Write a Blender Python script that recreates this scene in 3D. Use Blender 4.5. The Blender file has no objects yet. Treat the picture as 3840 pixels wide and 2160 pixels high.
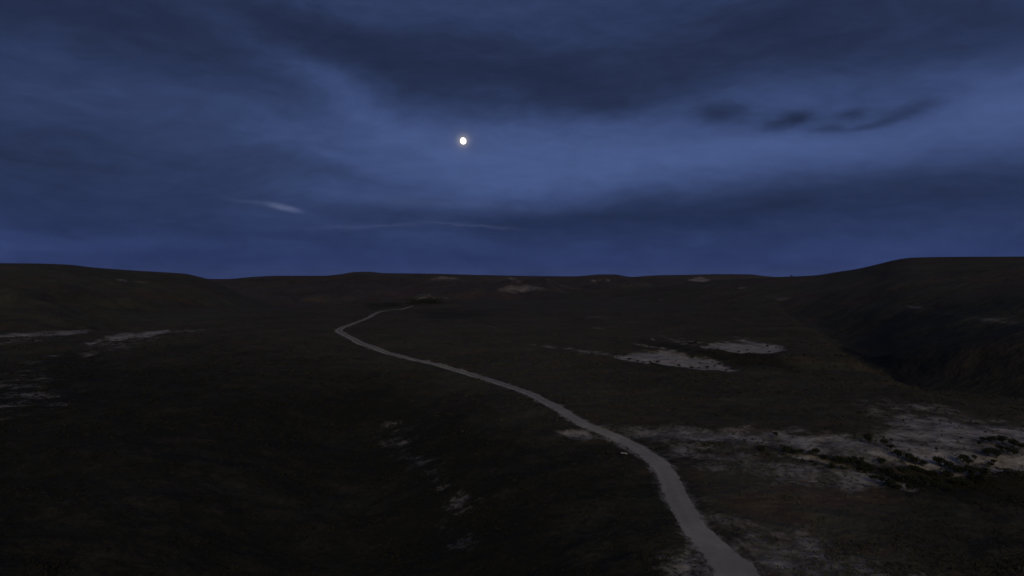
import bpy, math, random
import numpy as np
from mathutils import Vector

sc = bpy.context.scene
C = sc.collection
R = math.radians
random.seed(7)
RNG = np.random.default_rng(11)

# ------------------------------------------------------------------ camera
F = 2548.0          # focal length in photo pixels (3840 wide)
CX = 1920.0
HOR = 1035.0        # row of the true horizon
CAMZ = 22.0         # height above the grassy ridge
cam = bpy.data.cameras.new('camera')
cam.sensor_width = 36.0
cam.lens = F / 3840.0 * 36.0
cam.shift_y = -(1080.0 - HOR) / 3840.0
cam.clip_start = 0.5
cam.clip_end = 40000.0
camo = bpy.data.objects.new('camera', cam)
C.objects.link(camo)
camo.location = (0, 0, CAMZ)
camo.rotation_euler = (math.pi / 2, 0, 0)
sc.camera = camo

# ------------------------------------------------------------------ sky and light
sc.view_settings.view_transform = 'Standard'
sc.view_settings.look = 'None'
sc.view_settings.exposure = 0.0
sc.view_settings.gamma = 1.0
sc.cycles.use_denoising = True
sc.cycles.max_bounces = 4
SUN_AZ = R(172)      # the sun has just set behind the camera
SUN_EL = R(2.0)


def build_world():
    w = bpy.data.worlds.new('World')
    sc.world = w
    w.use_nodes = True
    nt = w.node_tree
    N, L = nt.nodes, nt.links
    bg = N['Background']

    def val(op, a, b=None, c=None):
        n = N.new('ShaderNodeMath'); n.operation = op
        for i, v in enumerate((a, b, c)):
            if v is None:
                continue
            if isinstance(v, (int, float)):
                n.inputs[i].default_value = v
            else:
                L.new(v, n.inputs[i])
        return n.outputs[0]
    sky = N.new('ShaderNodeTexSky')
    sky.sky_type = 'NISHITA'
    sky.sun_disc = False
    sky.sun_elevation = SUN_EL
    sky.sun_rotation = SUN_AZ
    sky.ozone_density = 5.0
    sky.dust_density = 0.6
    tc = N.new('ShaderNodeTexCoord')
    sep = N.new('ShaderNodeSeparateXYZ')
    L.new(tc.outputs['Generated'], sep.inputs[0])
    az = val('ARCTAN2', sep.outputs[0], sep.outputs[1])
    el = val('ARCSINE', sep.outputs[2])
    comb = N.new('ShaderNodeCombineXYZ')
    L.new(az, comb.inputs[0]); L.new(el, comb.inputs[1])

    def noise(vec, scale, detail, rough, sx=1, sy=1, off=0.0, rz=0.0):
        m = N.new('ShaderNodeMapping')
        m.inputs['Rotation'].default_value = (0, 0, rz)
        m.inputs['Scale'].default_value = (sx, sy, 1)
        m.inputs['Location'].default_value = (off, off * .7, off * .3)
        L.new(vec, m.inputs[0])
        n = N.new('ShaderNodeTexNoise')
        n.inputs['Scale'].default_value = scale
        n.inputs['Detail'].default_value = detail
        n.inputs['Roughness'].default_value = rough
        L.new(m.outputs[0], n.inputs['Vector'])
        return n
    # the wind shears the clouds: bend the sky coordinates with a slow noise
    wn = noise(comb.outputs[0], 3.2, 4, .55, 1, 2.2, 3.1)
    sub = N.new('ShaderNodeVectorMath'); sub.operation = 'SUBTRACT'
    L.new(wn.outputs['Color'], sub.inputs[0]); sub.inputs[1].default_value = (.5, .5, .5)
    sca = N.new('ShaderNodeVectorMath'); sca.operation = 'MULTIPLY'
    L.new(sub.outputs[0], sca.inputs[0]); sca.inputs[1].default_value = (.17, .07, 0)
    add = N.new('ShaderNodeVectorMath'); add.operation = 'ADD'
    L.new(comb.outputs[0], add.inputs[0]); L.new(sca.outputs[0], add.inputs[1])
    P = add.outputs[0]
    wn2 = noise(comb.outputs[0], 24, 4, .6, 1, 2.4, 9.0)
    sub2 = N.new('ShaderNodeVectorMath'); sub2.operation = 'SUBTRACT'
    L.new(wn2.outputs['Color'], sub2.inputs[0]); sub2.inputs[1].default_value = (.5, .5, .5)
    sca2 = N.new('ShaderNodeVectorMath'); sca2.operation = 'MULTIPLY'
    L.new(sub2.outputs[0], sca2.inputs[0]); sca2.inputs[1].default_value = (.045, .014, 0)
    add2 = N.new('ShaderNodeVectorMath'); add2.operation = 'ADD'
    L.new(comb.outputs[0], add2.inputs[0]); L.new(sca2.outputs[0], add2.inputs[1])
    P2 = add2.outputs[0]

    def ang(px, py):
        a = math.atan((px - CX) / F)
        return a, math.atan((HOR - py) / F * math.cos(a))

    def blob(px, py, rx, ry, rot, wgt, vec=P, power=1.0):
        a, e = ang(px, py)
        m = N.new('ShaderNodeMapping'); m.vector_type = 'TEXTURE'
        m.inputs['Location'].default_value = (a, e, 0)
        m.inputs['Rotation'].default_value = (0, 0, R(rot))
        m.inputs['Scale'].default_value = (rx / F, ry / F, 1)
        L.new(vec, m.inputs[0])
        d = N.new('ShaderNodeVectorMath'); d.operation = 'DOT_PRODUCT'
        L.new(m.outputs[0], d.inputs[0]); L.new(m.outputs[0], d.inputs[1])
        q = d.outputs['Value']
        if power != 1.0:
            q = val('POWER', q, power)
        return val('MULTIPLY', val('EXPONENT', val('MULTIPLY', q, -1.0)), wgt)
    # cloud sheet: bright gaps (+) and thick banks (-); vignette darkening painted into left and corners
    blobs = [
        (1950, 555, 900, 180, 0, .40), (1220, 310, 430, 70, -24, .24), (2950, 565, 950, 120, 5, .36), (3830, 300, 230, 130, 0, .30),
        (1560, 100, 300, 110, -20, .14), (120, 280, 260, 120, 0, .10), (850, 470, 500, 80, -14, .10), (1300, 720, 400, 40, -6, .10), (300, 925, 550, 45, 0, .10),
        (3300, 960, 700, 60, 0, .05), (1900, 715, 450, 55, 0, .10), (2850, 365, 560, 60, 3, .22),
        (1900, 280, 800, 120, -9, -.34), (1720, 375, 190, 60, -10, -.14), (2250, 385, 300, 42, 0, -.12), (2950, 120, 520, 160, 0, -.26), (3840, 110, 300, 110, 0, -.2),
        (400, 60, 900, 170, 0, -.20), (500, 620, 800, 120, -8, -.12), (1250, 660, 420, 40, -12, -.14), (-100, 600, 500, 300, 0, -.10),
        (2705, 422, 92, 40, -5, -.42, P2), (2950, 455, 85, 26, 12, -.40, P2), (3015, 440, 70, 16, -8, -.2, P2), (3110, 484, 62, 17, 0, -.32, P2), (3185, 432, 46, 18, 0, -.30, P2), (3260, 475, 60, 14, 8, -.2, P2), (3400, 425, 115, 27, 12, -.34, P2),
        (2850, 780, 950, 105, 4, -.30), (1950, 830, 330, 45, 0, -.20), (3700, 830, 420, 140, 0, -.10), (400, 850, 560, 75, -4, -.12), (1700, 990, 2200, 70, 0, -.10),
    ]
    wisps = [(1064, 778, 58, 11, -12, .50, comb.outputs[0], 1.6), (970, 764, 90, 7, -8, .12, P2), (1400, 848, 240, 6, 3, .10, P2), (1790, 846, 150, 5, -4, .13, P2),
             (1650, 762, 330, 18, -3, .08, P2)]
    tot = None
    for b in blobs:
        o = blob(*b)
        tot = o if tot is None else val('ADD', tot, o)
    # cloud texture all round the sky
    n1 = noise(P, 2.2, 5, .55, 1, 2.6, 1.7, R(8))
    n2 = noise(P, 9.0, 5, .6, 1, 3.5, 5.3, R(10))
    tot = val('ADD', tot, val('MULTIPLY', val('SUBTRACT', n1.outputs[0], .5), .36))
    tot = val('ADD', tot, val('MULTIPLY', val('SUBTRACT', n2.outputs[0], .5), .36))
    n4 = noise(P, 30.0, 4, .6, 1, 2.6, 7.7, R(14))
    tot = val('ADD', tot, val('MULTIPLY', val('SUBTRACT', n4.outputs[0], .5), .20))
    tot = val('ADD', tot, .34)
    ramp = N.new('ShaderNodeValToRGB')
    ramp.color_ramp.interpolation = 'B_SPLINE'
    cr = ramp.color_ramp
    cr.elements[0].position = 0.0; cr.elements[0].color = (.012, .019, .046, 1)
    cr.elements[1].position = 1.0; cr.elements[1].color = (.073, .114, .272, 1)
    for p, c in ((.30, (.0245, .037, .092)), (.62, (.040, .065, .166))):
        e = cr.elements.new(p); e.color = (*c, 1)
    L.new(tot, ramp.inputs[0])
    # small lit cloud wisps catching the last light
    wis = None
    for b in wisps:
        o = blob(*b)
        wis = o if wis is None else val('ADD', wis, o)
    n3 = noise(P2, 26, 5, .65, 1, 3.0, 2.2)
    wis = val('MULTIPLY', wis, val('MULTIPLY_ADD', n3.outputs[0], 1.6, .2))
    wc = N.new('ShaderNodeMix'); wc.data_type = 'RGBA'
    L.new(wis, wc.inputs[0]); L.new(ramp.outputs[0], wc.inputs[6])
    wc.inputs[7].default_value = (.125, .15, .26, 1)
    # clear sky shining through the cloud sheet
    sm = N.new('ShaderNodeMix'); sm.data_type = 'RGBA'; sm.blend_type = 'ADD'
    sm.inputs[0].default_value = 1.0
    sk = N.new('ShaderNodeVectorMath'); sk.operation = 'SCALE'
    L.new(sky.outputs[0], sk.inputs[0]); sk.inputs['Scale'].default_value = .003
    L.new(sk.outputs[0], sm.inputs[6]); L.new(wc.outputs[2], sm.inputs[7])
    # clear navy strip all round the horizon under the cloud sheet
    nav = N.new('ShaderNodeMix'); nav.data_type = 'RGBA'; nav.blend_type = 'ADD'
    q = val('DIVIDE', el, .085)
    L.new(val('EXPONENT', val('MULTIPLY', val('MULTIPLY', q, q), -1.0)), nav.inputs[0])
    L.new(sm.outputs[2], nav.inputs[6]); nav.inputs[7].default_value = (0, .004, .036, 1)
    sm = nav
    # small warm glow round the moon, painted into the sky colour
    moon_glow = N.new('ShaderNodeMix'); moon_glow.data_type = 'RGBA'; moon_glow.blend_type = 'ADD'
    L.new(val('ADD', blob(1737, 528, 20, 20, 0, .60, comb.outputs[0]), blob(1737, 528, 48, 48, 0, .05, comb.outputs[0])), moon_glow.inputs[0])
    L.new(sm.outputs[2], moon_glow.inputs[6]); moon_glow.inputs[7].default_value = (.34, .29, .19, 1)
    L.new(moon_glow.outputs[2], bg.inputs[0])
    bg.inputs[1].default_value = 1.0


build_world()
sun = bpy.data.lights.new('sun', 'SUN')
sun.energy = 1.05
sun.angle = R(34)                      # broad afterglow, no hard shadows
sun.color = (1.0, .83, .54)
suno = bpy.data.objects.new('sun', sun)
C.objects.link(suno)
_el = R(21)
_d = Vector((math.sin(SUN_AZ) * math.cos(_el), math.cos(SUN_AZ) * math.cos(_el), math.sin(_el)))
suno.rotation_euler = _d.to_track_quat('Z', 'Y').to_euler()
suno.location = (0, -50, 80)

# ------------------------------------------------------------------ helpers
_perm = RNG.permutation(1024)
_grad = RNG.uniform(0, 2 * np.pi, 1024)
_gx, _gy = np.cos(_grad), np.sin(_grad)


def perlin(x, y):
    xi = np.floor(x).astype(np.int64); yi = np.floor(y).astype(np.int64)
    xf = x - xi; yf = y - yi
    u = xf * xf * xf * (xf * (xf * 6 - 15) + 10)
    v = yf * yf * yf * (yf * (yf * 6 - 15) + 10)

    def g(ix, iy, fx, fy):
        h = _perm[(_perm[ix & 1023] + iy) & 1023]
        return _gx[h] * fx + _gy[h] * fy
    a = g(xi, yi, xf, yf); b = g(xi + 1, yi, xf - 1, yf)
    c = g(xi, yi + 1, xf, yf - 1); d = g(xi + 1, yi + 1, xf - 1, yf - 1)
    return (a + u * (b - a)) + v * ((c + u * (d - c)) - (a + u * (b - a)))


def fbm(x, y, octv=4, gain=.5):
    s = 0.0; amp = 1.0
    for i in range(octv):
        s = s + amp * perlin(x * 2 ** i + 17.3 * i, y * 2 ** i - 9.1 * i)
        amp *= gain
    return s


def sstep(a, b, x):
    t = np.clip((x - a) / (b - a), 0, 1)
    return t * t * (3 - 2 * t)


def tab(px, pts):
    """smooth interpolation of a table (photo column -> value)"""
    xs = np.array([p[0] for p in pts], float); ys = np.array([p[1] for p in pts], float)
    n = len(xs)
    h = np.diff(xs); dlt = np.diff(ys) / h
    m = np.zeros(n)
    m[0] = dlt[0]; m[-1] = dlt[-1]
    for i in range(1, n - 1):
        if dlt[i - 1] * dlt[i] > 0:
            w1 = 2 * h[i] + h[i - 1]; w2 = h[i] + 2 * h[i - 1]
            m[i] = (w1 + w2) / (w1 / dlt[i - 1] + w2 / dlt[i])
    px = np.clip(px, xs[0], xs[-1])
    k = np.clip(np.searchsorted(xs, px, side='right') - 1, 0, n - 2)
    t = (px - xs[k]) / h[k]
    h00 = 2 * t**3 - 3 * t**2 + 1; h10 = t**3 - 2 * t**2 + t
    h01 = -2 * t**3 + 3 * t**2; h11 = t**3 - t**2
    return h00 * ys[k] + h10 * h[k] * m[k] + h01 * ys[k + 1] + h11 * h[k] * m[k + 1]


# ------------------------------------------------------------------ terrain heights
# edge of the near ridge (column, distance) beyond which the ground falls away
EDGE = [(-1500, 230), (0, 270), (340, 278), (520, 272), (700, 292), (900, 395), (1200, 500), (1450, 560),
        (1700, 610), (2000, 640), (2300, 640), (2500, 620), (2700, 580), (2850, 470), (2970, 340), (3100, 220), (3250, 158), (3400, 127), (3840, 102), (4600, 84), (5300, 78)]
# crest lines: (column, skyline row) and (column, distance)
LEFT_SKY = [(-1500, 975), (-400, 983), (0, 987), (130, 988), (250, 992), (350, 1003), (500, 1014), (600, 1020), (690, 1026), (740, 1036), (790, 1050), (900, 1100), (1300, 1230)]
LEFT_D = [(-1500, 900), (0, 1000), (740, 1150), (1300, 1250)]
MESA_SKY = [(-600, 1060), (500, 1060), (700, 1050), (780, 1046), (850, 1046), (950, 1038), (1050, 1034), (1200, 1034), (1280, 1028), (1330, 1020), (1380, 1019), (1440, 1024), (1600, 1026), (1800, 1031), (2000, 1035), (2150, 1036), (2200, 1033), (2250, 1029), (2300, 1029), (2340, 1035), (2380, 1040), (2600, 1047), (3000, 1055), (4500, 1060)]
FAR_SKY = [(1500, 1050), (2200, 1042), (2340, 1039), (2380, 1038), (2430, 1034), (2480, 1032), (2600, 1030), (2700, 1028), (2820, 1029), (2850, 1033), (2900, 1038), (3000, 1048), (4000, 1055)]
RIGHT_SKY = [(1800, 1160), (2100, 1100), (2300, 1083), (2500, 1070), (2700, 1052), (2800, 1045), (2900, 1039), (2970, 1037), (3060, 1032), (3150, 1018), (3200, 1011), (3300, 989), (3350, 977), (3420, 967), (3500, 965), (3600, 964), (3840, 963), (4600, 955), (5300, 960)]
RIGHT_D = [(1800, 820), (2300, 760), (2700, 680), (2970, 620), (3200, 560), (3420, 500), (3840, 450), (4600, 400)]
GULLY = [(1380, 1500), (1440, 1560), (1500, 1640), (1570, 1700), (1660, 1800), (1720, 1900), (1760, 2000), (1740, 2160)]


def cols(x, y):
    a = np.clip(np.arctan2(x, y), -.95, .95)
    return CX + F * np.tan(a), np.hypot(x, y) * np.cos(a)


def crest_layer(px, dep, skyt, dist, front, drop, back, bdrop):
    py = tab(px, skyt)
    dc = tab(px, dist) if not isinstance(dist, (int, float)) else dist
    zc = CAMZ + (HOR - py) / F * dc
    u = (dc - dep) / front
    # the foot of the slope does not copy every notch of the crest
    pys = sum(w * tab(px + o, skyt) for o, w in ((-700, .12), (-450, .16), (-200, .22), (0, .22), (200, .14), (450, .09), (700, .05)))
    wlow = sstep(.02, .55, u)
    zc = zc * (1 - wlow) + (CAMZ + (HOR - pys) / F * dc) * wlow
    zf = zc - drop * np.where(u > 0, sstep(0, 1, np.clip(u, 0, 1)) * .72 + .28 * np.clip(u, 0, 3) ** 1.3, 0)
    v = np.clip((dep - dc) / back, 0, 4)
    return np.where(u > 0, zf, zc - bdrop * v ** 1.5), u


_gp = []


def fg_height(x, y, px, dep):
    r = np.hypot(x, y)
    z = 1.5 * fbm(x / 70.0 + 3.3, y / 70.0 + 1.7, 3) * sstep(20, 90, r)
    # shallow hollow on the left of the track, the ground leans down into it
    z -= 6.5 * np.exp(-((x + 17 + .16 * (y - 60)) / 17) ** 2) * sstep(5, 50, y) * (1 - sstep(110, 190, y))

    z -= 2.0 * np.exp(-((x + 95) / 45) ** 2 - ((y - 185) / 55) ** 2)
    # gully draining to the right through the sandy bank
    gx = x - 30; gy = y - 84
    t = (gx * .93 - gy * .36)
    s = (gx * .36 + gy * .93)
    z -= 2.2 * np.exp(-(s / 4.5) ** 2) * sstep(0, 26, t)
    s2 = s - 9
    z -= 1.6 * np.exp(-(s2 / 3.0) ** 2) * sstep(14, 34, t)
    # little valley head between the two sandy scars
    gx = x - 46; gy = y - 196
    t = (gx * .80 - gy * .60); s = (gx * .60 + gy * .80)
    z -= 2.6 * np.exp(-(s / 9.0) ** 2) * sstep(-25, 25, t)
    # mound past the end of the track
    z += 8.0 * np.exp(-((x + 66) / 24) ** 2 - ((y - 525) / 38) ** 2) + 2.5 * np.exp(-((x + 105) / 22) ** 2 - ((y - 500) / 30) ** 2)
    B = tab(px, EDGE)
    rightw = sstep(2400, 2800, px)
    Lw = 210 * (1 - rightw) + 70 * rightw
    dr = 52 * (1 - rightw) + (7 + 7 * sstep(2900, 3500, px)) * rightw
    t = np.clip(dep - B, 0, None) / Lw
    z = z - dr * (1 - np.exp(-t ** 1.5))
    return z


LAYERS = ['ground', 'hill_left', 'hill_right', 'mesa', 'far']


def height(x, y, full=False):
    x = np.asarray(x, float); y = np.asarray(y, float)
    px, dep = cols(x, y)
    h0 = fg_height(x, y, px, dep)
    big = fbm(x / 120, y / 120, 4)
    h1, u1 = crest_layer(px, dep, LEFT_SKY, LEFT_D, 560, 72, 400, 30)
    h1 = h1 + 12 * big * sstep(.12, .6, u1) + 3.0 * fbm(x / 40, y / 40 + 9, 3) * sstep(.08, .4, u1)
    h2, u2 = crest_layer(px, dep, RIGHT_SKY, RIGHT_D, 400, 34, 400, 30)
    h2 = h2 + 5.0 * big * sstep(.15, .6, u2) + 1.2 * fbm(x / 30, y / 30 + 4, 3) * sstep(.08, .4, u2)
    h2 = h2 - .35 * np.clip(tab(px, EDGE) + 45 - dep, 0, None) * sstep(2900, 3200, px)    # the valley floor keeps the foot of the hill off the spur
    er = np.abs(fbm(x / 170 + 5, y / 330, 4))
    h3, u3 = crest_layer(px, dep, MESA_SKY, 2000.0, 700, 62, 900, 14)
    h3 = h3 - 34 * (.45 - er) * sstep(.03, .25, u3) * (1 - .6 * sstep(.7, 1.2, u3)) * 1.0
    h4, u4 = crest_layer(px, dep, FAR_SKY, 2900.0, 700, 60, 900, 14)
    h4 = h4 - 18 * (.4 - er) * sstep(.03, .25, u4)
    front = sstep(-60, 60, y) * 1.0
    st = np.stack([h0, h1 - 400 * (1 - front), h2 - 400 * (1 - front), h3 - 400 * (1 - front), h4 - 400 * (1 - front)])
    lay = np.argmax(st, 0)
    a, b = np.maximum(h0, st[1]), st[2]
    k = 7.0
    m01 = np.maximum(st[0], st[1]); m = np.maximum(m01, st[2])
    # soft join of the right hill with the near ridge
    hh = np.clip(.5 + .5 * (st[2] - m01) / k, 0, 1)
    m = np.where(np.abs(st[2] - m01) < k, m01 * (1 - hh) + st[2] * hh + k * hh * (1 - hh), m)
    z = np.maximum(np.maximum(m, st[3]), st[4])
    if full:
        return z, lay, px, dep
    return z


def hit(px, py):
    """first point of the terrain on the ray of each photo pixel"""
    px = np.atleast_1d(np.asarray(px, float)); py = np.atleast_1d(np.asarray(py, float))
    ds = np.exp(np.linspace(math.log(25), math.log(4000), 1400))
    tx = (px - CX) / F; tz = (HOR - py) / F
    X = tx[:, None] * ds; Y = np.broadcast_to(ds, X.shape); Z = CAMZ + tz[:, None] * ds
    H = height(X, Y)
    below = Z <= H
    k = np.where(below.any(1), below.argmax(1), len(ds) - 1)
    k = np.clip(k, 1, None)
    i = np.arange(len(px))
    e0 = (Z - H)[i, k - 1]; e1 = (Z - H)[i, k]
    t = np.clip(e0 / (e0 - e1 + 1e-9), 0, 1)
    d = ds[k - 1] * (1 - t) + ds[k] * t
    return tx * d, d, height(tx * d, d)


# ------------------------------------------------------------------ the track (centre line read from the photo)
TRACK = [(2860, 2330, 4.0), (2767, 2160, 3.6), (2682, 2060, 3.0), (2600, 1971, 2.3), (2543, 1873, 2.5), (2501, 1780, 2.4), (2470, 1739, 2.6), (2425, 1704, 2.5),
         (2366, 1668, 2.4), (2290, 1630, 2.4), (2202, 1597, 2.2), (2149, 1567, 2.1), (2104, 1537, 2.1), (2047, 1508, 2.0), (1991, 1478, 2.0), (1906, 1448, 2.0),
         (1815, 1419, 2.0), (1715, 1389, 2.1), (1600, 1359, 2.2), (1480, 1330, 2.3), (1366, 1293, 2.4), (1322, 1270, 2.5), (1285, 1252, 2.6), (1270, 1239, 2.6),
         (1291, 1225, 2.4), (1331, 1211, 2.1), (1362, 1199, 2.0), (1395, 1183, 2.0), (1418, 1171, 1.9), (1453, 1164, 1.7), (1500, 1160, 1.5), (1530, 1152, 1.3), (1550, 1146, 1.0)]
_tx, _ty, _tz = hit([p[0] for p in TRACK], [p[1] for p in TRACK])


def catmull(P, per=14):
    P = np.vstack([2 * P[0] - P[1], P, 2 * P[-1] - P[-2]])
    out = []
    for i in range(1, len(P) - 2):
        for k in range(per):
            t = k / per
            a, b, c, d = P[i - 1], P[i], P[i + 1], P[i + 2]
            out.append(.5 * ((2 * b) + (c - a) * t + (2 * a - 5 * b + 4 * c - d) * t * t + (3 * b - a - 3 * c + d) * t ** 3))
    out.append(P[-2])
    return np.array(out)


_raw = catmull(np.column_stack([_tx, _ty, [p[2] for p in TRACK]]), 12)
_seg = np.r_[0, np.cumsum(np.hypot(*np.diff(_raw[:, :2], axis=0).T))]
_s = np.r_[np.arange(0, 60, .3), np.arange(60, 160, .6), np.arange(160, _seg[-1], 1.5), _seg[-1]]
PATH = np.column_stack([np.interp(_s, _seg, _raw[:, i]) for i in range(3)])
for _ in range(6):       # take out the jitter of the traced points
    PATH[1:-1, :2] = .25 * PATH[:-2, :2] + .5 * PATH[1:-1, :2] + .25 * PATH[2:, :2]


def path_dist(x, y):
    """distance to the centre line, and the half width there"""
    x = np.asarray(x).ravel(); y = np.asarray(y).ravel()
    d = np.full(x.shape, 1e9); w = np.ones(x.shape)
    A = PATH[::4]
    for i in range(len(A) - 1):
        ax, ay = A[i, :2]; bx, by = A[i + 1, :2]
        sel = (x > min(ax, bx) - 9) & (x < max(ax, bx) + 9) & (y > min(ay, by) - 9) & (y < max(ay, by) + 9)
        if not sel.any():
            continue
        xs, ys = x[sel], y[sel]
        L2 = (bx - ax) ** 2 + (by - ay) ** 2 + 1e-9
        t = np.clip(((xs - ax) * (bx - ax) + (ys - ay) * (by - ay)) / L2, 0, 1)
        dd = np.hypot(xs - ax - t * (bx - ax), ys - ay - t * (by - ay))
        old = d[sel]
        w[sel] = np.where(dd < old, .5 * A[i, 2], w[sel])
        d[sel] = np.minimum(old, dd)
    return d, w


# ------------------------------------------------------------------ materials
def mat(name):
    m = bpy.data.materials.new(name)
    m.use_nodes = True
    b = m.node_tree.nodes['Principled BSDF']
    b.inputs['Roughness'].default_value = .95
    b.inputs['Specular IOR Level'].default_value = .08
    return m, m.node_tree.nodes, m.node_tree.links, b


def n_noise(N, L, scale, detail=5, rough=.6, vec=None, sx=None):
    n = N.new('ShaderNodeTexNoise')
    n.inputs['Scale'].default_value = scale
    n.inputs['Detail'].default_value = detail
    n.inputs['Roughness'].default_value = rough
    if vec is not None:
        L.new(vec, n.inputs['Vector'])
    return n.outputs['Fac']


def n_math(N, L, op, a, b=None, c=None, clamp=False):
    n = N.new('ShaderNodeMath'); n.operation = op; n.use_clamp = clamp
    for i, v in enumerate((a, b, c)):
        if v is None:
            continue
        if isinstance(v, (int, float)):
            n.inputs[i].default_value = v
        else:
            L.new(v, n.inputs[i])
    return n.outputs[0]


def n_range(N, L, v, a, b, c=0., d=1.):
    n = N.new('ShaderNodeMapRange'); n.interpolation_type = 'SMOOTHSTEP'
    L.new(v, n.inputs[0])
    for i, q in enumerate((a, b, c, d)):
        n.inputs[i + 1].default_value = q
    return n.outputs[0]


def n_mix(N, L, f, a, b):
    n = N.new('ShaderNodeMix'); n.data_type = 'RGBA'
    if isinstance(f, (int, float)):
        n.inputs[0].default_value = f
    else:
        L.new(f, n.inputs[0])
    for i, v in ((6, a), (7, b)):
        if isinstance(v, tuple):
            n.inputs[i].default_value = (*v, 1)
        else:
            L.new(v, n.inputs[i])
    return n.outputs[2]


def n_attr(N, name):
    n = N.new('ShaderNodeAttribute'); n.attribute_name = name
    return n.outputs['Fac']


def n_bump(N, L, h, strength, dist, b):
    n = N.new('ShaderNodeBump')
    n.inputs['Strength'].default_value = strength
    n.inputs['Distance'].default_value = dist
    L.new(h, n.inputs['Height'])
    L.new(n.outputs[0], b.inputs['Normal'])


def land_material(name, k, dark, grass, bare_a, bare_b, bump=.6):
    """heath and dry grass with bare sandy scars; k = size of the detail in metres"""
    m, N, L, b = mat(name)
    pos = N.new('ShaderNodeNewGeometry').outputs['Position']
    tone = n_attr(N, 'tone'); bare = n_attr(N, 'bare')
    nbig = n_noise(N, L, .045 / k, 4, .6, pos)
    nmid = n_noise(N, L, .30 / k, 5, .62, pos)
    nfine = n_noise(N, L, 1.7 / k, 5, .65, pos)
    nred = n_noise(N, L, .11 / k, 3, .6, pos)
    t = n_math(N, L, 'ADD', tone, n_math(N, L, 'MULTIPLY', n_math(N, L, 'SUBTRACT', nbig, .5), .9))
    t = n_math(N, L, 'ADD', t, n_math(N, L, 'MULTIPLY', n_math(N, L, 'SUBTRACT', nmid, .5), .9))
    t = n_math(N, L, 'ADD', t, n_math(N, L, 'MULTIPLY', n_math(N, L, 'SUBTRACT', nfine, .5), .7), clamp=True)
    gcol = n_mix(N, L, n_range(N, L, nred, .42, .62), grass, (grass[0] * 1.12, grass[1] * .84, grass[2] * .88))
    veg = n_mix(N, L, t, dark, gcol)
    bm = n_math(N, L, 'ADD', bare, n_math(N, L, 'MULTIPLY', n_math(N, L, 'SUBTRACT', nmid, .5), 1.4))
    nsc = n_noise(N, L, .10 / k, 4, .6, pos)
    bm = n_math(N, L, 'ADD', bm, n_math(N, L, 'MULTIPLY', n_math(N, L, 'SUBTRACT', nsc, .5), 1.1))
    bm = n_math(N, L, 'ADD', bm, n_math(N, L, 'MULTIPLY', n_math(N, L, 'SUBTRACT', nfine, .5), .9))
    bm = n_math(N, L, 'MULTIPLY', n_range(N, L, bm, .22, 1.05), n_range(N, L, bare, .02, .15))
    bcol = n_mix(N, L, n_range(N, L, nmid, .3, .7), bare_a, bare_b)
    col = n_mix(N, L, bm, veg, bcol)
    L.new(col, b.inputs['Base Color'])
    hgt = n_math(N, L, 'ADD', nfine, n_math(N, L, 'MULTIPLY', nmid, 2.0))
    n_bump(N, L, hgt, bump, .25 * k, b)
    return m


M_GROUND = land_material('heath_ground', 1.0, (.016, .0165, .012), (.080, .077, .055), (.19, .172, .155), (.34, .315, .295))
M_HILL = land_material('hill_heath', 6.0, (.019, .0195, .0145), (.074, .073, .053), (.18, .155, .14), (.30, .27, .25), .8)
M_MESA = land_material('mesa_heath', 18.0, (.017, .0165, .0165), (.070, .062, .058), (.115, .098, .092), (.20, .175, .165), .9)

# ------------------------------------------------------------------ terrain painting masks (pale scars, tones of the vegetation, painted gully shade)
def poly_mask(px, py, poly, soft):
    """1 inside the outline, fading over `soft` photo pixels"""
    P = np.array(poly, float)
    out = np.zeros(px.shape)
    x0, y0 = P.min(0) - soft * 2; x1, y1 = P.max(0) + soft * 2
    sel = np.where((px > x0) & (px < x1) & (py > y0) & (py < y1))[0]
    if len(sel) == 0:
        return out
    x = px[sel]; y = py[sel]
    ins = np.zeros(len(sel), bool); dist = np.full(len(sel), 1e9)
    n = len(P)
    for i in range(n):
        ax, ay = P[i]; bx, by = P[(i + 1) % n]
        c = ((ay > y) != (by > y)) & (x < (bx - ax) * (y - ay) / (by - ay + 1e-12) + ax)
        ins ^= c
        # rows count more than columns: the ground is seen at a slant
        kx = .35
        dx = (bx - ax) * kx; dy = by - ay
        t = np.clip((((x - ax) * kx) * dx + (y - ay) * dy) / (dx * dx + dy * dy + 1e-9), 0, 1)
        dist = np.minimum(dist, np.hypot((x - ax) * kx - t * dx, y - ay - t * dy))
    sd = np.where(ins, dist, -dist)
    out[sel] = sstep(-soft, soft, sd)
    return out


def crop(ox, oy, k, pts):
    return [(ox + x * k, oy + y * k) for x, y in pts]


SA, SB, SC, SD, SE, SF, SG = (2300, 1200, .2717), (0, 1180, .3494), (1400, 1500, .4556), (1700, 1000, .3106), (1200, 1000, .2346), (2500, 990, .233), (2400, 900, .559)
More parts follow.
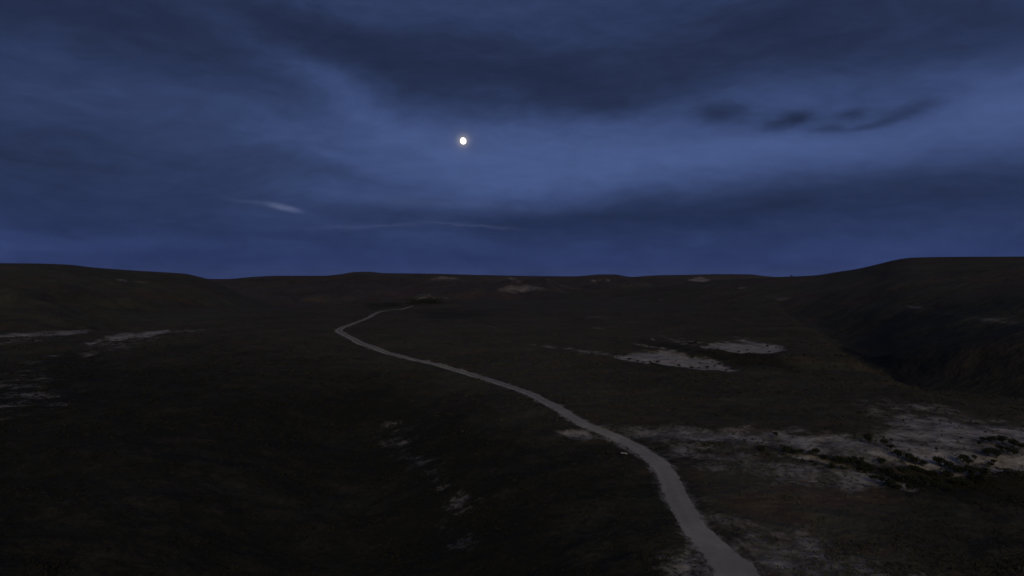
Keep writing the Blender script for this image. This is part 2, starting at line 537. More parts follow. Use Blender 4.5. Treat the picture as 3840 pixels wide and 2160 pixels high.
# (layer, outline in the photo, softness, amount)
BARE = [
    (0, [(2080, 1612), (2200, 1600), (2250, 1640), (2150, 1648)], 10, .75),
    (0, [(2290, 1598), (2480, 1592), (2750, 1600), (2960, 1603), (3010, 1622), (3250, 1628), (3330, 1600), (3290, 1560), (3400, 1543), (3550, 1550), (3700, 1580), (3840, 1600), (3990, 1640), (3990, 1780), (3840, 1765), (3700, 1795), (3560, 1790), (3400, 1740), (3200, 1742), (3050, 1705), (2950, 1690), (2800, 1668), (2500, 1655), (2350, 1640)], 30, .72),
    (0, [(2940, 1690), (3100, 1718), (3280, 1770), (3270, 1788), (3100, 1742), (2960, 1714)], 8, .95),
    (0, [(3100, 1768), (3250, 1788), (3350, 1802), (3300, 1832), (3150, 1802)], 12, .7),
    (0, [(3365, 1815), (3450, 1842), (3445, 1852), (3365, 1832)], 6, .9),
    (0, [(3300, 1650), (3420, 1720), (3560, 1765), (3560, 1780), (3400, 1735)], 8, .9),
    (0, [(2680, 1975), (2800, 1985), (2950, 2010), (3100, 2050), (3180, 2200), (2880, 2200), (2760, 2070)], 40, .58),
    (0, [(2490, 2085), (2600, 2060), (2700, 2220), (2450, 2220)], 30, .66),
    (0, crop(*SA, [(0, 470), (150, 480), (250, 460), (420, 440), (700, 430), (950, 460), (1150, 500), (1300, 520), (1400, 550), (1600, 640), (1750, 700), (1600, 710), (1450, 690), (1250, 690), (1000, 660), (850, 640), (700, 620), (560, 590), (450, 600), (300, 570), (150, 540), (0, 515)]), 9, 1.0),
    (0, [(1980, 1290), (2150, 1304), (2310, 1326), (2310, 1345), (2150, 1320)], 8, .5),
    (0, crop(*SA, [(850, 300), (1000, 320), (1080, 340), (1250, 350), (1400, 320), (1550, 300), (1900, 310), (2100, 320), (2250, 340), (2360, 380), (2370, 410), (2200, 440), (2100, 450), (1900, 440), (1750, 460), (1600, 440), (1450, 410), (1250, 380), (1150, 350), (950, 345)]), 8, 1.0),
    (0, crop(*SA, [(1450, 300), (1700, 240), (2000, 290), (2000, 320), (1500, 320)]), 8, .5),
    (0, crop(*SA, [(200, 320), (450, 340), (700, 385), (900, 425), (850, 430), (600, 395), (400, 355)]), 4, .7),
    (0, crop(*SA, [(420, 215), (560, 285), (610, 300), (540, 250)]), 4, .6),
    (0, crop(*SB, [(-300, 240), (0, 212), (200, 198), (500, 178), (850, 152), (980, 170), (930, 195), (700, 222), (300, 240), (0, 245), (-300, 280)]), 6, .70),
    (0, crop(*SB, [(-300, 260), (700, 230), (600, 290), (0, 340), (-300, 350)]), 14, .33),
    (0, crop(*SB, [(880, 310), (1000, 280), (1150, 240), (1250, 205), (1350, 200), (1440, 200), (1640, 170), (1700, 125), (1780, 120), (1800, 150), (1850, 185), (1700, 210), (1600, 240), (1450, 250), (1300, 275), (1100, 285), (920, 335)]), 6, .80),
    (0, crop(*SB, [(1850, 150), (2050, 165), (2200, 158), (2200, 178), (2050, 192), (1860, 190)]), 5, .48),
    (0, crop(*SB, [(1150, 160), (1300, 135), (1310, 145), (1160, 172)]), 4, .6),
    (0, crop(*SB, [(150, 850), (350, 790), (560, 800), (690, 850), (690, 880), (600, 900), (650, 940), (560, 1000), (400, 980), (250, 1000), (150, 1030), (300, 930)]), 24, .50),
    (0, crop(*SB, [(250, 520), (450, 470), (600, 430), (640, 440), (500, 500), (300, 560)]), 10, .38),
    (0, crop(*SB, [(-100, 650), (150, 590), (150, 620), (-100, 700)]), 10, .34),
    (0, crop(*SC, [(60, 170), (230, 150), (260, 200), (120, 220)]), 16, .38),
    (0, crop(*SC, [(190, 370), (320, 320), (330, 390), (220, 400)]), 16, .38),
    (0, crop(*SC, [(590, 780), (720, 730), (850, 780), (800, 850), (680, 930), (580, 880)]), 26, .48),
    (0, crop(*SC, [(680, 1130), (860, 1090), (830, 1160), (720, 1190)]), 18, .36),
    (0, crop(*SC, [(770, 990), (860, 1010), (820, 1050)]), 14, .36),
    (0, crop(*SC, [(380, 500), (480, 480), (480, 540), (400, 545)]), 14, .34),
    (0, [(1505, 1121), (1560, 1104), (1620, 1100), (1690, 1114), (1800, 1118), (1640, 1124)], 5, .33),
    (3, crop(*SD, [(500, 280), (700, 220), (900, 215), (1080, 250), (1200, 285), (1000, 300), (750, 325), (600, 310)]), 4, .62),
    (3, crop(*SD, [(650, 125), (740, 130), (840, 170), (800, 210), (720, 190)]), 3, .5),
    (3, crop(*SD, [(1070, 138), (1170, 138), (1180, 162), (1090, 162)]), 3, .5),
    (3, crop(*SD, [(1250, 205), (1320, 210), (1440, 260), (1330, 265)]), 3, .5),
    (3, crop(*SD, [(1665, 155), (1725, 155), (1725, 185), (1665, 188)]), 2, .7),
    (3, crop(*SD, [(1750, 148), (1792, 148), (1790, 178), (1752, 180)]), 2, .7),
    (3, crop(*SD, [(1840, 145), (1895, 150), (1898, 186), (1845, 186)]), 2, .8),
    (3, crop(*SE, [(1700, 190), (1900, 155), (2400, 165), (2030, 240), (1730, 228)]), 4, .48),
    (3, crop(*SE, [(760, 160), (900, 130), (1000, 190), (800, 200)]), 4, .40),
    (3, crop(*SE, [(1700, 320), (2000, 310), (2050, 345), (1780, 350)]), 4, .40),
    (4, crop(*SF, [(310, 265), (400, 240), (540, 198), (600, 228), (690, 243), (708, 262), (590, 290), (420, 275)]), 2, 1.1),
    (3, crop(*SF, [(310, 265), (400, 240), (540, 198), (600, 228), (690, 243), (708, 262), (590, 290), (420, 275)]), 2, 1.1),
    (4, crop(*SF, [(20, 222), (130, 225), (140, 245), (30, 245)]), 2, .5),
    (2, crop(*SG, [(850, 375), (1000, 380), (1100, 400), (1000, 410), (880, 395)]), 8, .40),
    (2, crop(*SG, [(1760, 436), (1880, 443), (1910, 460), (1800, 458)]), 5, .55),
    (2, crop(*SG, [(2100, 488), (2300, 510), (2700, 570), (2700, 610), (2300, 545), (2100, 512)]), 14, .36),
    (2, crop(*SG, [(655, 318), (712, 316), (705, 329), (665, 330)]), 3, .7),
    (2, crop(*SG, [(880, 318), (960, 318), (950, 328), (890, 328)]), 3, .45),
    (1, [(400, 1052), (470, 1042), (560, 1058), (470, 1060)], 5, .42),
]
BARE += [
    (0, [(2440, 1640), (2700, 1660), (2950, 1700), (3150, 1770), (3300, 1830), (3200, 1860), (2900, 1800), (2650, 1760), (2540, 1740)], 40, .52),
    (0, [(2640, 1900), (2760, 1960), (3000, 1985), (3250, 2040), (3500, 2160), (3500, 2300), (2900, 2300), (2760, 2080)], 60, .54),
    (0, [(3200, 1500), (3450, 1500), (3700, 1560), (3990, 1620), (3990, 1680), (3600, 1620), (3300, 1600)], 24, .45),
    (0, [(3560, 1660), (3840, 1640), (3990, 1680), (3990, 1790), (3700, 1780)], 24, .55),
    (0, [(-300, 1440), (100, 1380), (230, 1430), (240, 1520), (60, 1560), (-300, 1580)], 40, .34),
    (0, [(300, 1290), (520, 1240), (640, 1250), (460, 1320), (330, 1340)], 20, .34),
    (0, [(1390, 1540), (1480, 1580), (1560, 1690), (1680, 1800), (1740, 1900), (1760, 2060), (1700, 2060), (1660, 1900), (1560, 1780), (1450, 1640)], 44, .41),
    (0, [(2420, 1250), (2560, 1262), (2660, 1290), (2540, 1300)], 10, .36),
    (0, [(2180, 1180), (2290, 1185), (2300, 1196), (2200, 1195)], 8, .34), (0, [(2215, 1220), (2270, 1232), (2275, 1240), (2220, 1230)], 4, .5),
    (0, [(1820, 1220), (1870, 1222), (1870, 1228), (1820, 1228)], 4, .4), (0, [(2460, 1120), (2560, 1110), (2560, 1120), (2470, 1128)], 5, .4),
]
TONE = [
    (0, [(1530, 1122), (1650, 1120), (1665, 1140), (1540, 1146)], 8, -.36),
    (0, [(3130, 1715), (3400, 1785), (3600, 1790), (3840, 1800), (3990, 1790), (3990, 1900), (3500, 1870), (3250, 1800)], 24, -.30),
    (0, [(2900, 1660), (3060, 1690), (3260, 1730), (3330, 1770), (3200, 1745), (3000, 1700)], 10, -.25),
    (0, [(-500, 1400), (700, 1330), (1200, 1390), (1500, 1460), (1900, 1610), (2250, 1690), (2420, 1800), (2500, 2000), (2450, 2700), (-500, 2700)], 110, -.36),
    (0, [(1330, 1450), (1600, 1560), (1750, 1700), (1950, 1900), (2050, 2300), (1550, 2300), (1500, 1900), (1380, 1650)], 90, -.14),  # shading of the left gully, painted in as darker tone
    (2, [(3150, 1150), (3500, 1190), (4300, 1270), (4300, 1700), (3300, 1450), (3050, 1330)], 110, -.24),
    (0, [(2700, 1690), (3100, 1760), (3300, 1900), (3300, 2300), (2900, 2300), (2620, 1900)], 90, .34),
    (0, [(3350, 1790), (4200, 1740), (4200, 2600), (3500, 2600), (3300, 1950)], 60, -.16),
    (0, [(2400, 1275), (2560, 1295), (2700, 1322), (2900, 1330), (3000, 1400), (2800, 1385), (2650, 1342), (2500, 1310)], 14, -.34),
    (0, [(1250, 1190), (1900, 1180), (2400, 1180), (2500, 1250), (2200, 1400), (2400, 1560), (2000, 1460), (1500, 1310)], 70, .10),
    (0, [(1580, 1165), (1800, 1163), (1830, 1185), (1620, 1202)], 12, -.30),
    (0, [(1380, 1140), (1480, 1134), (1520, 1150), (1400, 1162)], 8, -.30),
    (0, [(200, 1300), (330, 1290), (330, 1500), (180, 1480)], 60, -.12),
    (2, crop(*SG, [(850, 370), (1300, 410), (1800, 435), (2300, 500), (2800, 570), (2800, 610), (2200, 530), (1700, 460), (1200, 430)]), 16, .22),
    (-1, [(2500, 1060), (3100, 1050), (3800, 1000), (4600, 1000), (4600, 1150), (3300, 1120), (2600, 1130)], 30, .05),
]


def build_terrain():
    daz = np.linspace(-R(47), R(47), 700)
    rest = np.linspace(R(47), 2 * math.pi - R(47), 90)[1:-1]
    AZ = np.concatenate([daz, rest])
    RR = np.concatenate([np.exp(np.linspace(math.log(2.5), math.log(28), 14))[:-1],
                         np.exp(np.linspace(math.log(28), math.log(700), 760))[:-1],
                         np.exp(np.linspace(math.log(700), math.log(3400), 260))[:-1],
                         np.exp(np.linspace(math.log(3400), math.log(6000), 12))])
    na, nr = len(AZ), len(RR)
    A, Rr = np.meshgrid(AZ, RR)
    X = (Rr * np.sin(A)).ravel(); Y = (Rr * np.cos(A)).ravel()
    Z, lay, px, dep = height(X, Y, True)
    pd, pw = path_dist(X, Y)
    near = 1 - sstep(250, 700, Rr.ravel())
    off = sstep(.9, 1.8, pd / np.maximum(pw, .1))
    # hummocks of heath and tussocks
    rough = .22 * np.abs(fbm(X / 2.6, Y / 2.6, 3)) + .7 * fbm(X / 12, Y / 12 + 4, 3)
    fgm = (lay == 0)
    depc = np.maximum(dep, 1)
    py = HOR + (CAMZ - Z) / depc * F
    px = np.where(Y > 0, px, -9999)
    bare = np.zeros(len(X)); tone = np.full(len(X), .42)
    for (layer, poly, soft, amp) in BARE:
        m = poly_mask(px, py, poly, soft) * (lay == layer)
        bare = np.maximum(bare, m * amp)
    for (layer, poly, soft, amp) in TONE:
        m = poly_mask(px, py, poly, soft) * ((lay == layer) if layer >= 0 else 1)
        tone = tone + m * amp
    # trodden verge
    bare = np.maximum(bare, fgm * .62 * (1 - sstep(.9, 2.1, pd / np.maximum(pw, .1))))
    Z = Z + rough * near * off * fgm * (1 - .6 * bare)
    # eroded scars lie a little lower than the turf
    Z = Z - fgm * .35 * sstep(.25, .8, bare) * off * near
    Z = Z - .16 * (1 - sstep(.75, 1.05, pd / np.maximum(pw, .1)))
    co = np.column_stack([X, Y, Z])
    idx = np.arange(na * nr).reshape(nr, na)
    a = idx[:-1, :]; b = idx[1:, :]
    a2 = np.roll(a, -1, 1); b2 = np.roll(b, -1, 1)
    quads = np.stack([a, a2, b2, b], -1).reshape(-1, 4)
    ql = lay[quads[:, 0]]
    names = [('ground', M_GROUND, 'grassy heath ridge with bare sandy scars crossed by the dirt track'),
             ('hill', M_HILL, 'broad dark heath hill across the left valley'),
             ('hill', M_HILL, 'rounded dark green hill rising past the sandy spur'),
             ('mesa', M_MESA, 'long flat-topped ridge with pinkish bare scars on the horizon'),
             ('mesa', M_MESA, 'farthest flat ridge behind the pale sand cone')]
    for li in range(5):
        q = quads[ql == li]
        if len(q) == 0:
            continue
        use = np.unique(q)
        remap = np.zeros(len(X), np.int64); remap[use] = np.arange(len(use))
        cc = co[use]; qq = remap[q]
        if li == 0:        # close the little hole under the camera
            first = [i for i in range(na)]
            c0 = len(cc)
            cc = np.vstack([cc, [[0, 0, float(co[:na, 2].mean())]]])
            tri = np.array([[remap[i], remap[(i + 1) % na], c0] for i in first])
        else:
            tri = np.zeros((0, 3), np.int64)
        me = bpy.data.meshes.new(names[li][0])
        me.vertices.add(len(cc)); me.vertices.foreach_set('co', cc.ravel())
        lv = np.concatenate([qq[:, ::-1].ravel(), tri[:, ::-1].ravel()]).astype(np.int32)
        me.loops.add(len(lv)); me.loops.foreach_set('vertex_index', lv)
        ls = np.concatenate([np.arange(len(qq)) * 4, len(qq) * 4 + np.arange(len(tri)) * 3]).astype(np.int32)
        me.polygons.add(len(ls)); me.polygons.foreach_set('loop_start', ls)
        me.update(calc_edges=True)
        me.polygons.foreach_set('use_smooth', np.ones(len(ls), bool))
        ex = [0.0] * (len(cc) - len(use))
        for nm, arr in (('bare', bare), ('tone', tone)):
            at = me.attributes.new(nm, 'FLOAT', 'POINT')
            at.data.foreach_set('value', np.concatenate([arr[use], ex]).astype(np.float32))
        me.materials.append(names[li][1])
        me.validate()
        o = bpy.data.objects.new(names[li][0], me)
        o['kind'] = 'structure'; o['label'] = names[li][2]
        C.objects.link(o)
    return AZ, RR


build_terrain()


def build_track():
    m, N, L, b = mat('trodden_clay')
    uv = N.new('ShaderNodeUVMap').outputs[0]
    sp = N.new('ShaderNodeSeparateXYZ'); L.new(uv, sp.inputs[0])
    pos = N.new('ShaderNodeNewGeometry').outputs['Position']
    nb = n_noise(N, L, .22, 4, .6, pos); nm = n_noise(N, L, 1.1, 5, .6, pos); nf = n_noise(N, L, 7, 4, .6, pos)
    clay = n_mix(N, L, n_range(N, L, nb, .3, .7), (.235, .225, .200), (.300, .290, .262))
    clay = n_mix(N, L, n_range(N, L, nm, .35, .75, 0, .45), clay, (.19, .178, .158))
    clay = n_mix(N, L, n_range(N, L, nf, .55, .75, 0, .35), clay, (.36, .345, .31))
    # strip of grass between the wheel ruts on the far stretch, turf creeping in from the sides
    u = sp.outputs[0]; v = sp.outputs[1]
    mid = n_math(N, L, 'ABSOLUTE', n_math(N, L, 'SUBTRACT', u, .47))
    gm = n_math(N, L, 'ADD', n_math(N, L, 'MULTIPLY', mid, -5.0), n_math(N, L, 'MULTIPLY', nm, 1.3))
    gm = n_math(N, L, 'MULTIPLY', n_range(N, L, gm, .05, .35), n_range(N, L, v, 55, 110))
    edge = n_math(N, L, 'MULTIPLY', n_math(N, L, 'ABSOLUTE', n_math(N, L, 'SUBTRACT', u, .5)), 2.0)
    eg = n_range(N, L, n_math(N, L, 'ADD', edge, n_math(N, L, 'MULTIPLY', n_math(N, L, 'SUBTRACT', nm, .5), .9)), .82, 1.02)
    g = n_math(N, L, 'MAXIMUM', n_math(N, L, 'MULTIPLY', gm, .9), n_math(N, L, 'MULTIPLY', eg, .85))
    col = n_mix(N, L, g, clay, (.060, .054, .038))
    L.new(col, b.inputs['Base Color'])
    n_bump(N, L, n_math(N, L, 'ADD', nm, n_math(N, L, 'MULTIPLY', nf, .4)), .5, .06, b)
    n = len(PATH); K = 11
    t = np.gradient(PATH[:, :2], axis=0); t /= np.linalg.norm(t, axis=1)[:, None] + 1e-9
    nx, ny = -t[:, 1], t[:, 0]
    ss = np.r_[0, np.cumsum(np.hypot(*np.diff(PATH[:, :2], axis=0).T))]
    half = PATH[:, 2] * .5 * 1.06
    hl = half * (1 + .16 * fbm(ss / 1.6, ss * 0 + 2.2, 3) + .12 * fbm(ss / 7, ss * 0 + 6.2, 2))
    hr = half * (1 + .16 * fbm(ss / 1.6, ss * 0 + 8.8, 3) + .12 * fbm(ss / 7, ss * 0 + 1.2, 2))
    vs, us = [], []
    for k in range(K):
        c = -1 + 2 * k / (K - 1)
        w = np.where(c < 0, hr, hl) * c
        x = PATH[:, 0] + nx * w; y = PATH[:, 1] + ny * w
        z = height(x, y)
        prof = .05 - .09 * math.exp(-((abs(c) - .5) / .2) ** 2) - (.10 if abs(c) > .99 else 0)
        vs.append(np.column_stack([x, y, z + prof])); us.append(np.column_stack([np.full(n, (c + 1) / 2), ss]))
    V = np.stack(vs, 1).reshape(-1, 3); U = np.stack(us, 1).reshape(-1, 2)
    I = np.arange(n * K).reshape(n, K)
    q = np.stack([I[:-1, :-1], I[:-1, 1:], I[1:, 1:], I[1:, :-1]], -1).reshape(-1, 4)
    me = bpy.data.meshes.new('dirt_track')
    me.from_pydata(V.tolist(), [], q[:, ::-1].tolist())
    uvl = me.uv_layers.new(name='UVMap')
    li = np.zeros(len(me.loops), np.int32); me.loops.foreach_get('vertex_index', li)
    uvl.data.foreach_set('uv', U[li].astype(np.float32).ravel())
    me.polygons.foreach_set('use_smooth', np.ones(len(me.polygons), bool))
    me.materials.append(m)
    if me.polygons[0].normal.z < 0:
        me.flip_normals()
    o = bpy.data.objects.new('dirt_track', me)
    o['kind'] = 'structure'; o['label'] = 'pale dirt track winding along the dark heath ridge'
    C.objects.link(o)


build_track()



# ------------------------------------------------------------------ vegetation
def masks_at(px, py, table, layer):
    out = np.zeros(px.shape)
    for (la, poly, soft, amp) in table:
        if la == layer:
            out = np.maximum(out, poly_mask(px, py, poly, soft) * amp) if table is BARE else out + poly_mask(px, py, poly, soft) * amp
    return out


def leaf_material(name, a, b_, attr=None):
    m, N, L, b = mat(name)
    oi = N.new('ShaderNodeObjectInfo').outputs['Random']
    pos = N.new('ShaderNodeNewGeometry').outputs['Position']
    f = n_noise(N, L, 2.4, 3, .6, pos)
    if attr:
        f = n_math(N, L, 'ADD', n_attr(N, attr), n_math(N, L, 'MULTIPLY', n_math(N, L, 'SUBTRACT', f, .5), .5), clamp=True)
    else:
        f = n_math(N, L, 'ADD', n_math(N, L, 'MULTIPLY', f, .6), n_math(N, L, 'MULTIPLY', oi, .4), clamp=True)
    L.new(n_mix(N, L, f, a, b_), b.inputs['Base Color'])
    return m


M_SCRUB = leaf_material('heath_leaves', (.018, .019, .014), (.074, .072, .055), 'tone')
M_BUSH = leaf_material('bush_leaves', (.014, .018, .013), (.034, .038, .026))
M_STEM, _N, _L, _b = mat('bush_stem'); _b.inputs['Base Color'].default_value = (.045, .035, .026, 1)


def build_scrub():
    n = 80000
    px = RNG.uniform(-420, 4260, n)
    py = 1150 + (2420 - 1150) * RNG.uniform(0, 1, n) ** .85
    dep = F * CAMZ / (py - HOR)
    x = (px - CX) / F * dep; y = dep
    z, lay, px2, dep2 = height(x, y, True)
    py2 = HOR + (CAMZ - z) / dep * F
    bare = masks_at(px, py2, BARE, 0); tone = .42 + masks_at(px, py2, TONE, 0)
    pd, pw = path_dist(x, y)
    clump = fbm(x / 5, y / 5, 3) + .5 * fbm(x / 25, y / 25 + 3, 2)
    keep = (lay == 0) & (pd > pw * 1.0) & (RNG.uniform(0, 1, n) > bare * 1.15) & (clump + RNG.uniform(-.5, .5, n) > -.22)
    x, y, z, tone, clump, bare, pd, pw, dep = [q[keep] for q in (x, y, z, tone, clump, bare, pd, pw, dep)]
    off = sstep(.9, 1.8, pd / pw)
    rough = .22 * np.abs(fbm(x / 2.6, y / 2.6, 3)) + .7 * fbm(x / 12, y / 12 + 4, 3)
    z = z + rough * off * (1 - sstep(250, 700, dep)) - .06
    k = len(x)
    size = RNG.uniform(.09, .22, k) * (1 + .7 * np.clip(clump, 0, 1)) * np.clip(dep / 70, .9, 2.6) * np.where(pd < pw * 1.7, .6, 1)
    T = 9
    th = RNG.uniform(0, 2 * np.pi, (k, T)); el = np.arcsin(RNG.uniform(.05, 1, (k, T)))
    d = np.stack([np.cos(th) * np.cos(el), np.sin(th) * np.cos(el), np.sin(el)], -1)
    c = d * size[:, None, None] * RNG.uniform(.55, 1.0, (k, T, 1)) * np.array([1.0, 1.0, .75])
    c = c + np.stack([x, y, z], -1)[:, None, :]
    r1 = RNG.normal(size=(k, T, 3)); r1[..., 2] = np.abs(r1[..., 2]) + .3
    r1 /= np.linalg.norm(r1, axis=-1, keepdims=True)
    r2 = np.cross(r1, RNG.normal(size=(k, T, 3))); r2 /= np.linalg.norm(r2, axis=-1, keepdims=True)
    h = size[:, None, None] * RNG.uniform(.3, .6, (k, T, 1))
    v0 = c + r1 * h * 1.1; v1 = c - r1 * h * .6 + r2 * h * .6; v2 = c - r1 * h * .6 - r2 * h * .6
    V = np.stack([v0, v1, v2], 2).reshape(-1, 3)
    nt = k * T
    me = bpy.data.meshes.new('heath_scrub')
    me.vertices.add(len(V)); me.vertices.foreach_set('co', V.ravel())
    me.loops.add(len(V)); me.loops.foreach_set('vertex_index', np.arange(len(V), dtype=np.int32))
    me.polygons.add(nt); me.polygons.foreach_set('loop_start', (np.arange(nt) * 3).astype(np.int32))
    me.update(calc_edges=True)
    at = me.attributes.new('tone', 'FLOAT', 'POINT')
    tv = np.clip(tone + RNG.normal(0, .10, k) + .25 * clump * 0, 0, 1)
    at.data.foreach_set('value', np.repeat(tv, T * 3).astype(np.float32))
    me.materials.append(M_SCRUB)
    o = bpy.data.objects.new('heath_scrub', me)
    o['kind'] = 'stuff'; o['label'] = 'low dark heath and dry grass tufts covering the ridge'; o['category'] = 'scrub'
    C.objects.link(o)


build_scrub()


def bush_mesh(seed, leaves=520):
    """a rounded, lumpy shrub one metre wide: leaf blades over several lobes"""
    r = np.random.default_rng(seed)
    nl = 6
    lc = np.column_stack([r.uniform(-.26, .26, nl), r.uniform(-.26, .26, nl), r.uniform(.22, .46, nl)])
    lr = r.uniform(.17, .28, nl)
    V, Fc = [], []
    for i in range(leaves):
        j = r.integers(nl)
        d = r.normal(size=3); d[2] = d[2] * .9 + .25; d /= np.linalg.norm(d)
        p = lc[j] + d * lr[j] * r.uniform(.55, 1.12)
        if p[2] < .02:
            p[2] = r.uniform(.02, .1)
        u = r.normal(size=3) + d * .8; u /= np.linalg.norm(u)
        w = np.cross(u, r.normal(size=3)); w /= np.linalg.norm(w)
        s = r.uniform(.045, .085)
        b0 = len(V)
        V += [p - u * s * .9, p + w * s * .5, p + u * s * 1.2, p - w * s * .5]
        Fc.append((b0, b0 + 1, b0 + 2, b0 + 3))
    me = bpy.data.meshes.new('foliage')
    me.from_pydata([tuple(v) for v in V], [], Fc)
    me.materials.append(M_BUSH)
    V, Fc = [], []
    for j in range(nl):
        a = np.array([lc[j][0] * .12, lc[j][1] * .12, -.12]); b = lc[j]
        for (q, rad) in ((a, .018), (a * .45 + b * .55 + r.uniform(-.03, .03, 3), .012), (b, .006)):
            for k in range(5):
                t = 2 * math.pi * k / 5
                V.append((q[0] + rad * math.cos(t), q[1] + rad * math.sin(t), q[2]))
        o = j * 15
        for lv in range(2):
            for k in range(5):
                k2 = (k + 1) % 5
                Fc.append((o + lv * 5 + k, o + lv * 5 + k2, o + lv * 5 + 5 + k2, o + lv * 5 + 5 + k))
    ms = bpy.data.meshes.new('stem')
    ms.from_pydata(V, [], Fc)
    ms.materials.append(M_STEM)
    return me, ms


BUSHES = [bush_mesh(s) for s in (3, 14, 25, 36, 47)]


def ground_z(x, y):
    z, lay, px, dep = height(np.array([x]), np.array([y]), True)
    pd, pw = path_dist(np.array([x]), np.array([y]))
    rough = .22 * np.abs(fbm(np.array([x]) / 2.6, np.array([y]) / 2.6, 3)) + .7 * fbm(np.array([x]) / 12, np.array([y]) / 12 + 4, 3)
    return float((z + rough * (lay == 0) * (1 - sstep(250, 700, math.hypot(x, y))))[0])


def bush(px, py, wpx, label, group, name='bush', parts=True, tall=1.0, xyz=None):
    x, y, z = xyz if xyz else [float(q[0]) for q in hit(px, py)]
    z = ground_z(x, y)
    w = (1.05 if y < 140 else .9) * wpx * y / F
    fo, st = BUSHES[random.randrange(len(BUSHES))]
    e = bpy.data.objects.new(name, None)
    C.objects.link(e)
    e.location = (x, y, z - .06 * w)
    e.rotation_euler = (0, 0, random.uniform(0, 6.28))
    sx = w * random.uniform(.95, 1.15)
    e.scale = (sx, sx * random.uniform(.85, 1.1), w * random.uniform(.72, .95) * tall)
    e['label'] = label; e['category'] = 'bush'; e['group'] = group
    for nm, me in (('foliage', fo), ('stem', st)):
        o = bpy.data.objects.new(nm, me)
        C.objects.link(o); o.parent = e
    return e


K = .4037


def row(pts, ox, oy, k, label, group, tall=1.0):
    for (a, b, w) in pts:
        bush(ox + a * k, oy + b * k + w * k * .16, w * k, label, group, tall=tall)


row([(1150, 250, 105), (1270, 300, 95), (1340, 330, 85), (1410, 375, 105), (1500, 400, 125), (1570, 430, 115), (1640, 452, 95)], 2800, 1550, K,
    'dark bush in the single file running diagonally across the pale sandy bank', 'bushes in file across the sandy bank')
row([(370, 345, 125), (430, 362, 85), (500, 360, 60), (630, 375, 105), (730, 410, 80), (880, 430, 125), (960, 440, 125), (1030, 462, 115), (1100, 492, 115), (1170, 520, 105), (1060, 410, 60), (1250, 430, 85)], 2800, 1550, K,
    'dark bush in the hedge-like row above the narrow pale gully streak', 'bushes above the gully streak')
row([(790, 520, 85), (890, 540, 60), (1040, 552, 105), (1110, 575, 80), (640, 500, 40), (520, 465, 40), (600, 475, 40), (700, 435, 45)], 2800, 1550, K,
    'small dark bush just below the narrow pale gully streak', 'bushes below the gully streak')
row([(1300, 560, 125), (1380, 590, 115), (1460, 520, 105), (1560, 510, 105), (1620, 520, 80), (1720, 545, 95), (1800, 440, 140), (1880, 470, 105), (1930, 520, 105), (2010, 430, 115), (2060, 460, 90), (2130, 410, 65), (1990, 545, 90), (1850, 560, 140),
     (1450, 640, 130), (1540, 650, 130), (1640, 680, 120), (1250, 640, 80), (1180, 620, 85), (1330, 660, 95), (1400, 700, 90), (1500, 700, 80), (1880, 720, 110), (1780, 690, 105), (2080, 560, 150), (2200, 560, 140), (2150, 620, 150), (2260, 480, 80), (2300, 450, 55),
     (1660, 600, 90), (1760, 620, 100), (1960, 640, 120), (2050, 660, 110)], 2800, 1550, K,
    'dark bush in the dense thicket filling the gully foot below the sandy bank', 'bushes filling the gully foot')
row([(2200, 240, 75), (2280, 245, 105), (2380, 255, 105), (2470, 280, 105), (2540, 300, 85), (2150, 270, 55), (2240, 350, 115), (2320, 375, 115), (2420, 340, 85), (2480, 370, 75), (2350, 320, 75)], 2800, 1550, K,
    'dark bush in the ring round a small pale hollow on the sandy spur', 'bushes ringing the hollow on the spur')
for (a, b, w, lab) in [(130, 335, 85, 'lone dark bush at the start of the pale bank, nearest the track'), (285, 195, 65, 'lone flattened dark bush on the upper edge of the pale bank'),
                       (1760, 340, 34, 'tiny lone bush on open pale sand between the file and the ring of bushes'), (2220, 190, 32, 'tiny bush just above the ring of bushes on the spur')]:
    bush(2800 + a * K, 1550 + b * K + w * K * .16, w * K, lab, 'scattered bushes on the sandy bank')
row([(215, 520, 90), (330, 560, 60), (420, 580, 60), (540, 600, 80), (150, 470, 60), (1080, 650, 95), (1180, 660, 60), (920, 630, 85), (1280, 640, 110), (1200, 590, 60), (1400, 620, 70), (1480, 600, 60), (1090, 500, 60), (1240, 520, 60), (1370, 560, 60), (700, 610, 32), (760, 550, 32), (640, 590, 28), (860, 580, 40), (1560, 690, 60)], 2300, 1200, .2717,
    'small dark bush on the lower of the two white sand scars', 'bushes on the lower sand scar', .55)
row([(1330, 395, 60), (1730, 430, 65), (1850, 400, 50), (2130, 360, 75), (2150, 420, 60), (2300, 390, 60), (2250, 370, 55), (1060, 320, 90), (1130, 305, 90)], 2300, 1200, .2717,
    'small dark bush on the upper of the two white sand scars', 'bushes on the upper sand scar', .55)
for i in range(26):
    t = i / 25
    bush(1530 + 115 * t + random.uniform(-8, 8), 1139 + random.uniform(-7, 5) - 5 * math.sin(t * 3.1), random.uniform(8, 15), 'dark bush in the rounded thicket past the end of the track', 'thicket past the end of the track')
for i in range(22):
    t = i / 21
    bush(1370 + 130 * t + random.uniform(-8, 8), 1152 + random.uniform(-5, 4) - 8 * t, random.uniform(5, 10), 'dark bush in the low thicket left of the last bend of the track'.replace('left of', 'behind'), 'low thicket behind the track')
bush(0, 0, 11, 'lone bush standing out against the sky in the saddle of the skyline', 'skyline bush', xyz=((2970 - CX) / F * 612, 612, 0))


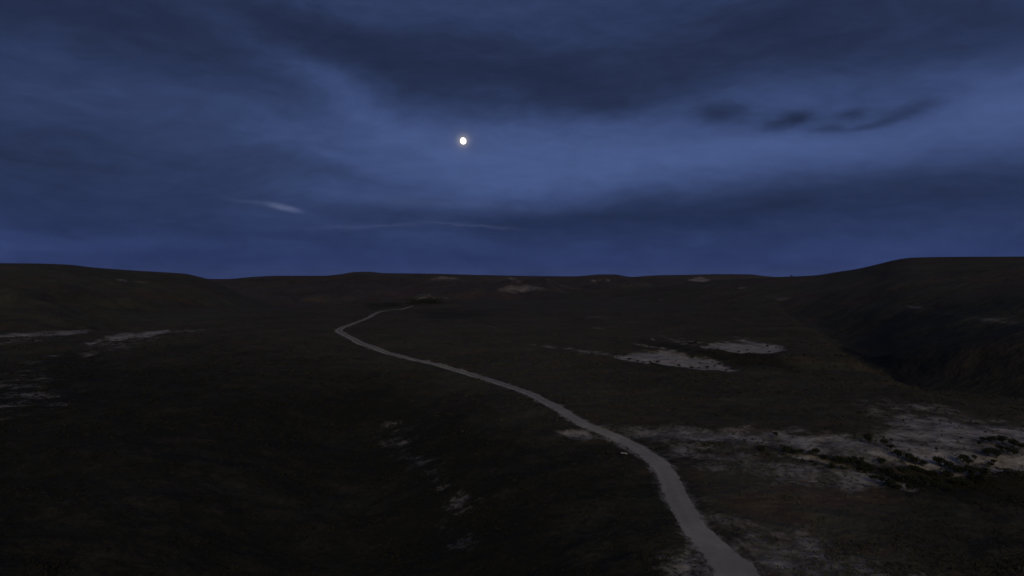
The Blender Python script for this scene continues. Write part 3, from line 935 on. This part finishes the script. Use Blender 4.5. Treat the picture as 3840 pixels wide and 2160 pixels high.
# ------------------------------------------------------------------ pale stone beside the track
def build_stone():
    import bmesh
    x, y, z = [float(q[0]) for q in hit(2340, 1706)]
    bm = bmesh.new()
    bmesh.ops.create_icosphere(bm, subdivisions=3, radius=1)
    for v in bm.verts:
        p = v.co
        k = 1 + .16 * math.sin(3.1 * p.x + 1.3) * math.cos(2.3 * p.y) + .08 * math.sin(7 * p.x + 5 * p.z)
        p *= k
        p.z = max(min(p.z, .55 + .1 * p.x), -.5)
    me = bpy.data.meshes.new('flat_stone'); bm.to_mesh(me); bm.free()
    m, N, L, b = mat('pale_stone')
    pos = N.new('ShaderNodeNewGeometry').outputs['Position']
    L.new(n_mix(N, L, n_range(N, L, n_noise(N, L, 5, 5, .6, pos), .35, .7), (.20, .19, .17), (.30, .285, .265)), b.inputs['Base Color'])
    n_bump(N, L, n_noise(N, L, 14, 4, .6, pos), .4, .03, b)
    me.materials.append(m)
    o = bpy.data.objects.new('flat_stone', me)
    o.location = (x, y, ground_z(x, y) + .16); o.scale = (.52, .22, .10); o.rotation_euler = (R(6), R(6), R(-12))
    o['label'] = 'pale flat stone lying in dark grass beside the bend of the track'; o['category'] = 'stone'
    C.objects.link(o)


build_stone()


# ------------------------------------------------------------------ the moon
def build_moon():
    import bmesh
    D = 12000.0
    px, py = 1737.0, 528.5
    bm = bmesh.new()
    bmesh.ops.create_uvsphere(bm, u_segments=64, v_segments=32, radius=1)
    me = bpy.data.meshes.new('moon'); bm.to_mesh(me); bm.free()
    me.polygons.foreach_set('use_smooth', np.ones(len(me.polygons), bool))
    m = bpy.data.materials.new('moonlit_rock'); m.use_nodes = True
    N, L = m.node_tree.nodes, m.node_tree.links
    N.remove(N['Principled BSDF'])
    e = N.new('ShaderNodeEmission')
    tc = N.new('ShaderNodeTexCoord').outputs['Object']
    f = n_range(N, L, n_noise(N, L, 1.6, 4, .55, tc), .4, .62)
    L.new(n_mix(N, L, f, (1.0, .92, .76), (.84, .78, .66)), e.inputs[0])
    e.inputs[1].default_value = 2.6
    L.new(e.outputs[0], N['Material Output'].inputs['Surface'])
    me.materials.append(m)
    o = bpy.data.objects.new('moon', me)
    o.location = ((px - CX) / F * D, D, CAMZ + (HOR - py) / F * D)
    r = 12.0 / F * D
    o.scale = (r * .93, r, r * 1.04)
    o.rotation_euler = (0, R(-14), 0)
    o['label'] = 'bright white nearly full moon shining between the blue cloud bands'; o['category'] = 'moon'
    C.objects.link(o)


build_moon()


# ------------------------------------------------------------------ thin evening haze over the whole valley
def build_haze():
    x0, x1, y0, y1, z0, z1 = -6600, 6600, -6600, 6600, -420.0, 75.0
    v = [(x, y, z) for z in (z0, z1) for y in (y0, y1) for x in (x0, x1)]
    f = [(0, 2, 3, 1), (4, 5, 7, 6), (0, 1, 5, 4), (2, 6, 7, 3), (0, 4, 6, 2), (1, 3, 7, 5)]
    me = bpy.data.meshes.new('haze'); me.from_pydata(v, [], f)
    m = bpy.data.materials.new('evening_haze'); m.use_nodes = True
    N, L = m.node_tree.nodes, m.node_tree.links
    N.remove(N['Principled BSDF'])
    p = N.new('ShaderNodeVolumePrincipled')
    p.inputs['Color'].default_value = (.92, .93, .95, 1)
    p.inputs['Density'].default_value = HAZE
    L.new(p.outputs[0], N['Material Output'].inputs['Volume'])
    me.materials.append(m)
    o = bpy.data.objects.new('haze', me); o['kind'] = 'stuff'
    o['label'] = 'thin evening haze lying over the valley and hills'; o['category'] = 'haze'
    C.objects.link(o)


HAZE = .000013
build_haze()
